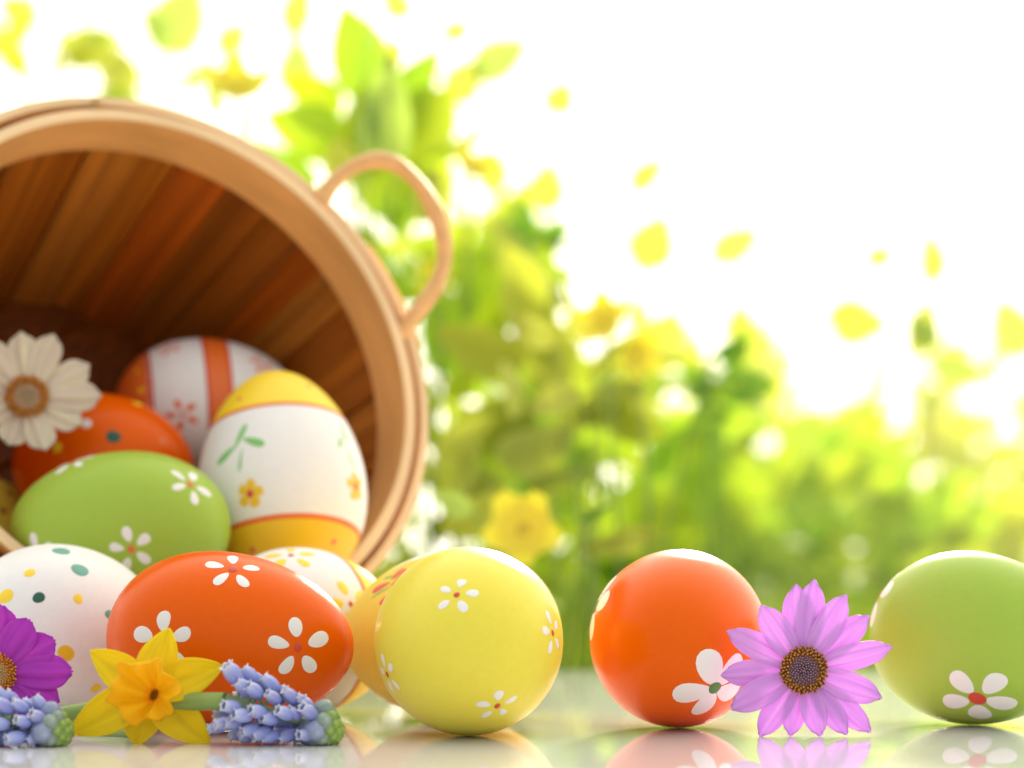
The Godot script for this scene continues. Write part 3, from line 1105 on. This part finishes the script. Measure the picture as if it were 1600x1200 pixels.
func trumpet() -> Mb:
	var m := Mb.new()
	var rings := []
	var cols := []
	var n := FastNoiseLite.new()
	n.seed = 8
	n.frequency = 1.0
	# [share of the way to the rim, radius, height, ruffle, sideways shift of the throat, tone]
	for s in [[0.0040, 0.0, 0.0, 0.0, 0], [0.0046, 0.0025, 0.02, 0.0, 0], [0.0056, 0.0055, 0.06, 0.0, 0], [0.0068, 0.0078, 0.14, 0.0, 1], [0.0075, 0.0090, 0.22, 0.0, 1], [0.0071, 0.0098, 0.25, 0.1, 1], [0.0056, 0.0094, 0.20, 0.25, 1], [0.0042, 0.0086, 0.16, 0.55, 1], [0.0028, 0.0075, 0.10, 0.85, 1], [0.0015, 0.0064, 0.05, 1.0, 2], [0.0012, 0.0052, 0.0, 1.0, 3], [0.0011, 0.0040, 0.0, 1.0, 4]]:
		var ring := []
		for j in 60:
			var a := TAU * j / 60
			var w := 0.8 * sin(6 * a + 0.5) + 0.4 * sin(11 * a + 1.9) + 0.9 * n.get_noise_2d(cos(a) * 1.4, sin(a) * 1.4)
			var r: float = s[0] * (1.0 + s[2] * w * 0.62)
			var z: float = s[1] + s[2] * 0.0062 * cos(6 * a + 0.5 + 0.8) - (0.0012 * s[2] * 5 * maxf(0.0, cos(a + 0.6)))
			ring.append(Vector3(cos(a) * r * (1.0 - 0.25 * s[3]) + 0.0020 * s[3], sin(a) * r * 0.94 - 0.0008 * s[3] + 0.0004 * s[3] * cos(a), z))
		rings.append(ring)
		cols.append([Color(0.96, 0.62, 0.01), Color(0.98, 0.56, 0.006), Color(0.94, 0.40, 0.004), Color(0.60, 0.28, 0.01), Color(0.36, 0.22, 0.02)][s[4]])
	m.skin(rings, cols)
	return m


func haze() -> void:
	# bright hazy air hanging between the plants
	var f := FogVolume.new()
	f.name = "haze"
	f.shape = RenderingServer.FOG_VOLUME_SHAPE_BOX
	f.size = Vector3(7.0, 2.2, 5.0)
	f.position = Vector3(0, 1.05, -3.6)
	var m := FogMaterial.new()
	m.density = 0.08
	m.albedo = Color(1, 1, 0.97)
	f.material = m
	f.set_meta("kind", "stuff")
	f.set_meta("label", "bright hazy air between the plants behind the table")
	f.set_meta("category", "haze")
	add_child(f, true)


func garden() -> void:
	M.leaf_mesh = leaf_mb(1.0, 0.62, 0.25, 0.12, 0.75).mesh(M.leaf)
	var lime := [Color(0.76, 0.80, 0.05), Color(0.62, 0.76, 0.07), Color(0.84, 0.84, 0.14)]
	var fresh := [Color(0.54, 0.70, 0.045), Color(0.64, 0.76, 0.06), Color(0.38, 0.62, 0.06)]
	var dark := [Color(0.14, 0.30, 0.04), Color(0.20, 0.40, 0.05), Color(0.32, 0.52, 0.05)]
	var olive := [Color(0.50, 0.54, 0.10), Color(0.60, 0.62, 0.16), Color(0.42, 0.50, 0.08)]
	var grp := "leafy plants behind the table"
	clump("leafy_plant", "green leafy plant right above the basket handle", "plant", Vector3(-0.068, -0.03, -1.25), Vector3(-0.068, 0.222, -1.25), Vector3(0.024, 0.054, 0.05), 20, 0.044, fresh, 8, grp)
	clump("leafy_plant", "green leafy plant seen through the basket handle", "plant", Vector3(-0.053, -0.03, -1.3), Vector3(-0.053, 0.173, -1.3), Vector3(0.039, 0.039, 0.07), 22, 0.039, fresh, 8, grp)
	clump("leafy_plant", "lime leafy plant just right of the basket handle", "plant", Vector3(-0.024, -0.03, -1.7), Vector3(-0.024, 0.235, -1.7), Vector3(0.047, 0.047, 0.1), 19, 0.039, lime, 10, grp)
	clump("leafy_plant", "green leafy plant between the basket and the yellow flower", "plant", Vector3(-0.013, -0.03, -1.25), Vector3(-0.013, 0.112, -1.25), Vector3(0.041, 0.047, 0.08), 30, 0.041, fresh, 8, grp)
	clump("leafy_plant", "olive green low plant beside the lower basket rim", "plant", Vector3(-0.031, -0.03, -1.1), Vector3(-0.031, 0.061, -1.1), Vector3(0.033, 0.031, 0.06), 26, 0.034, olive, 6, grp)
	clump("leafy_plant", "olive leafed plant under the pair of yellow flowers", "plant", Vector3(0.023, -0.03, -1.15), Vector3(0.023, 0.121, -1.15), Vector3(0.028, 0.032, 0.05), 12, 0.048, olive, 6, grp)
	clump("leafy_plant", "green bushy plant above the gap between yellow and orange eggs", "plant", Vector3(0.051, -0.03, -1.45), Vector3(0.051, 0.082, -1.45), Vector3(0.055, 0.055, 0.12), 42, 0.054, fresh, 8, grp)
	clump("leafy_plant", "lime bushy plant above the round orange egg", "plant", Vector3(0.127, -0.03, -2.1), Vector3(0.127, 0.164, -2.1), Vector3(0.085, 0.069, 0.12), 33, 0.045, lime, 10, grp)
	clump("leafy_plant", "green dense plant behind the round orange egg and the lilac daisy", "plant", Vector3(0.182, -0.03, -1.8), Vector3(0.182, 0.074, -1.8), Vector3(0.091, 0.055, 0.14), 151, 0.043, fresh, 8, grp)
	clump("leafy_plant", "small dark leaf cluster high above the round orange egg", "plant", Vector3(0.108, -0.03, -1.35), Vector3(0.108, 0.134, -1.35), Vector3(0.011, 0.017, 0.03), 22, 0.022, dark, 0, grp)
	clump("leafy_plant", "small dark leaf cluster right of the basket handle", "plant", Vector3(0.01, -0.03, -1.35), Vector3(0.01, 0.202, -1.35), Vector3(0.016, 0.011, 0.03), 24, 0.024, dark, 0, grp)
	clump("leafy_plant", "lime leafy plant above the lilac daisy", "plant", Vector3(0.256, -0.03, -2.6), Vector3(0.256, 0.16, -2.6), Vector3(0.105, 0.072, 0.16), 41, 0.053, lime, 10, grp)
	clump("leafy_plant", "lime leafy plant above the green egg", "plant", Vector3(0.455, -0.03, -3), Vector3(0.455, 0.156, -3), Vector3(0.137, 0.099, 0.22), 43, 0.057, lime, 10, grp)
	clump("leafy_plant", "green low plant between the lilac daisy and the green egg", "plant", Vector3(0.268, -0.03, -2), Vector3(0.268, 0.052, -2), Vector3(0.081, 0.046, 0.12), 110, 0.043, fresh, 6, grp)
	clump("leafy_plant", "lime leafy plant at the right picture edge", "plant", Vector3(0.596, -0.03, -3.1), Vector3(0.596, 0.128, -3.1), Vector3(0.118, 0.118, 0.2), 91, 0.057, lime, 8, grp)
	clump("leafy_plant", "low lime plant behind the green egg", "plant", Vector3(0.43, -0.03, -2.3), Vector3(0.43, 0.036, -2.3), Vector3(0.087, 0.041, 0.1), 78, 0.043, lime, 5, grp)
	clump("leafy_plant", "green low plant between yellow and orange eggs", "plant", Vector3(0.032, -0.03, -1.25), Vector3(0.032, 0.023, -1.25), Vector3(0.041, 0.028, 0.06), 48, 0.041, fresh, 4, grp)
	clump("leafy_plant", "green low plant behind the amber egg", "plant", Vector3(-0.042, -0.03, -1.1), Vector3(-0.042, 0.02, -1.1), Vector3(0.025, 0.017, 0.05), 24, 0.030, fresh, 3, grp)
	clump("leafy_plant", "lime leafy plant above the left part of the basket", "plant", Vector3(-0.281, -0.03, -1.5), Vector3(-0.281, 0.326, -1.5), Vector3(0.036, 0.027, 0.06), 20, 0.037, lime, 6, grp)
	clump("leafy_plant", "pale green thin plant above the middle of the basket", "plant", Vector3(-0.241, -0.03, -1.7), Vector3(-0.241, 0.369, -1.7), Vector3(0.026, 0.034, 0.05), 7, 0.037, fresh, 5, grp)
	sprig("buttercup", "yellow buttercup blooming just above the bright yellow egg", "flower", Vector3(0.012, -0.03, -0.975), [[Vector3(0.0246, 0.0549, -0.925), 0.0140, 0.0033, Vector3(1.00, 0.50, 0.25), Color(0.08, 0.20, 0.04)], [Vector3(-0.014, 0.0584, -0.925), 0.0164, 0.0094, Vector3(-1.00, 0.40, 0.25), Color(0.44, 0.60, 0.18)]], [[Vector3(0.0042, 0.0518, -0.925), Vector3(-0.10, 0.15, 1.00), 0.0285, 0.12]])
	sprig("buttercup", "tall buttercup with two yellow blooms above the orange egg", "flower", Vector3(0.05, -0.03, -1.06), [[Vector3(0.0831, 0.1251, -1.06), 0.0121, 0.0043, Vector3(0.60, 0.40, 0.25), Color(0.08, 0.20, 0.04)], [Vector3(0.0188, 0.1304, -1.06), 0.0241, 0.0134, Vector3(-0.80, 0.50, 0.25), Color(0.40, 0.42, 0.12)], [Vector3(0.0281, 0.1117, -1.06), 0.0241, 0.0123, Vector3(-0.70, -0.30, 0.25), Color(0.40, 0.42, 0.12)], [Vector3(0.0616, 0.0527, -1.06), 0.0348, 0.0161, Vector3(-0.90, -0.20, 0.25), Color(0.40, 0.42, 0.12)]], [[Vector3(0.0389, 0.1398, -1.06), Vector3(-0.40, 0.30, 0.80), 0.0228, 0.25], [Vector3(0.0509, 0.1264, -1.06), Vector3(0.50, -0.10, 0.80), 0.0214, 0.25]])
	sprig("buttercup", "buttercup with a yellow bloom behind the basket handle", "flower", Vector3(-0.029, -0.03, -1.15), [[Vector3(-0.0407, 0.1932, -1.15), 0.0262, 0.0145, Vector3(0.30, 1.00, 0.25), Color(0.40, 0.42, 0.12)]], [[Vector3(-0.0305, 0.167, -1.15), Vector3(-0.60, 0.20, 0.50), 0.0247, 0.30], [Vector3(-0.0189, 0.217, -1.15), Vector3(0.40, 0.60, 0.60), 0.0233, 0.30]])
	sprig("buttercup", "buttercup with a yellow bloom above the top of the basket", "flower", Vector3(-0.111, -0.03, -1.08), [[Vector3(-0.1242, 0.2304, -1.08), 0.0137, 0.0071, Vector3(-0.40, 1.00, 0.25), Color(0.44, 0.60, 0.18)], [Vector3(-0.1133, 0.2236, -1.08), 0.0082, 0.0038, Vector3(0.30, 1.00, 0.25), Color(0.08, 0.20, 0.04)]], [[Vector3(-0.118, 0.2392, -1.08), Vector3(0.15, 0.75, 0.70), 0.0287, 0.30]])
	sprig("leafy_twig", "tall stem with one broad green leaf above the basket handle", "plant", Vector3(-0.064, -0.03, -1.12), [[Vector3(-0.051, 0.2119, -1.12), 0.0538, 0.0221, Vector3(-0.12, 1.00, 0.25), Color(0.44, 0.60, 0.18)], [Vector3(-0.0637, 0.2176, -1.12), 0.0312, 0.0113, Vector3(0.05, 1.00, 0.25), Color(0.44, 0.60, 0.18)], [Vector3(-0.0736, 0.2062, -1.12), 0.0212, 0.0170, Vector3(-0.20, 1.00, 0.25), Color(0.62, 0.64, 0.13)], [Vector3(-0.0532, 0.2567, -1.12), 0.0142, 0.0096, Vector3(0.10, 1.00, 0.25), Color(0.62, 0.64, 0.13)], [Vector3(-0.0623, 0.2799, -1.12), 0.0130, 0.0096, Vector3(0.10, -1.00, 0.25), Color(0.62, 0.64, 0.13)]], [])
	sprig("leafy_twig", "thin twig with pale leaves left of the picture top middle", "plant", Vector3(-0.129, -0.03, -1.6), [[Vector3(-0.1384, 0.3697, -1.6), 0.0364, 0.0243, Vector3(0.20, 1.00, 0.25), Color(0.62, 0.64, 0.13)], [Vector3(-0.1335, 0.3292, -1.6), 0.0425, 0.0279, Vector3(-0.10, 1.00, 0.25), Color(0.44, 0.60, 0.18)], [Vector3(-0.2205, 0.3636, -1.6), 0.0455, 0.0364, Vector3(0.50, 0.80, 0.25), Color(0.44, 0.60, 0.18)], [Vector3(-0.271, 0.3737, -1.6), 0.0243, 0.0218, Vector3(0.20, -1.00, 0.25), Color(0.62, 0.64, 0.13)], [Vector3(-0.2367, 0.3373, -1.6), 0.0364, 0.0303, Vector3(-0.40, 0.50, 0.25), Color(0.62, 0.64, 0.13)], [Vector3(-0.1841, 0.3584, -1.6), 0.0267, 0.0218, Vector3(0.50, 0.60, 0.25), Color(0.62, 0.64, 0.13)], [Vector3(-0.2994, 0.3778, -1.6), 0.0303, 0.0243, Vector3(-0.60, 0.40, 0.25), Color(0.62, 0.64, 0.13)]], [])
	sprig("leafy_twig", "thin twig with pale leaves right of the basket handle top", "plant", Vector3(-0.016, -0.03, -1.6), [[Vector3(-0.0243, 0.3434, -1.6), 0.0425, 0.0303, Vector3(0.90, 0.70, 0.25), Color(0.44, 0.60, 0.18)], [Vector3(-0.0384, 0.3272, -1.6), 0.0364, 0.0279, Vector3(0.50, 0.80, 0.25), Color(0.62, 0.64, 0.13)], [Vector3(-0.0445, 0.3705, -1.6), 0.0218, 0.0194, Vector3(0.50, 0.20, 0.25), Color(0.62, 0.64, 0.13)], [Vector3(0.0235, 0.3219, -1.6), 0.0243, 0.0231, Vector3(0.30, 0.40, 0.25), Color(0.62, 0.64, 0.13)], [Vector3(0.0202, 0.2584, -1.6), 0.0334, 0.0291, Vector3(0.10, 1.00, 0.25), Color(0.62, 0.64, 0.13)], [Vector3(0.0748, 0.2726, -1.6), 0.0303, 0.0194, Vector3(0.50, 0.50, 0.25), Color(0.62, 0.64, 0.13)], [Vector3(0.0809, 0.222, -1.6), 0.0401, 0.0328, Vector3(0.40, 0.90, 0.25), Color(0.62, 0.64, 0.13)], [Vector3(-0.0647, 0.3818, -1.6), 0.0267, 0.0218, Vector3(-0.50, 0.60, 0.25), Color(0.62, 0.64, 0.13)]], [])
	sprig("leafy_twig", "thin twig with single pale leaves against the white sky", "plant", Vector3(0.163, -0.03, -1.7), [[Vector3(0.1332, 0.2419, -1.7), 0.0387, 0.0258, Vector3(0.90, 0.50, 0.25), Color(0.44, 0.60, 0.18)], [Vector3(0.2106, 0.2053, -1.7), 0.0451, 0.0400, Vector3(0.80, -0.20, 0.25), Color(0.62, 0.64, 0.13)], [Vector3(0.1547, 0.1817, -1.7), 0.0322, 0.0232, Vector3(-0.10, 1.00, 0.25), Color(0.62, 0.64, 0.13)], [Vector3(0.2364, 0.2397, -1.7), 0.0232, 0.0193, Vector3(0.70, 0.20, 0.25), Color(0.62, 0.64, 0.13)]], [])
	sprig("leafy_twig", "thin twig with pale leaves at the right above the green egg", "plant", Vector3(0.279, -0.03, -1.7), [[Vector3(0.2815, 0.2225, -1.7), 0.0400, 0.0258, Vector3(0.00, 1.00, 0.25), Color(0.62, 0.64, 0.13)], [Vector3(0.2686, 0.1752, -1.7), 0.0426, 0.0284, Vector3(0.35, 1.00, 0.25), Color(0.62, 0.64, 0.13)], [Vector3(0.2846, 0.1817, -1.7), 0.0322, 0.0232, Vector3(-0.50, 0.60, 0.25), Color(0.44, 0.60, 0.18)], [Vector3(0.2794, 0.1731, -1.7), 0.0451, 0.0387, Vector3(0.60, -0.20, 0.25), Color(0.44, 0.60, 0.18)], [Vector3(0.3439, 0.1752, -1.7), 0.0451, 0.0322, Vector3(-0.30, 0.60, 0.25), Color(0.44, 0.60, 0.18)]], [])
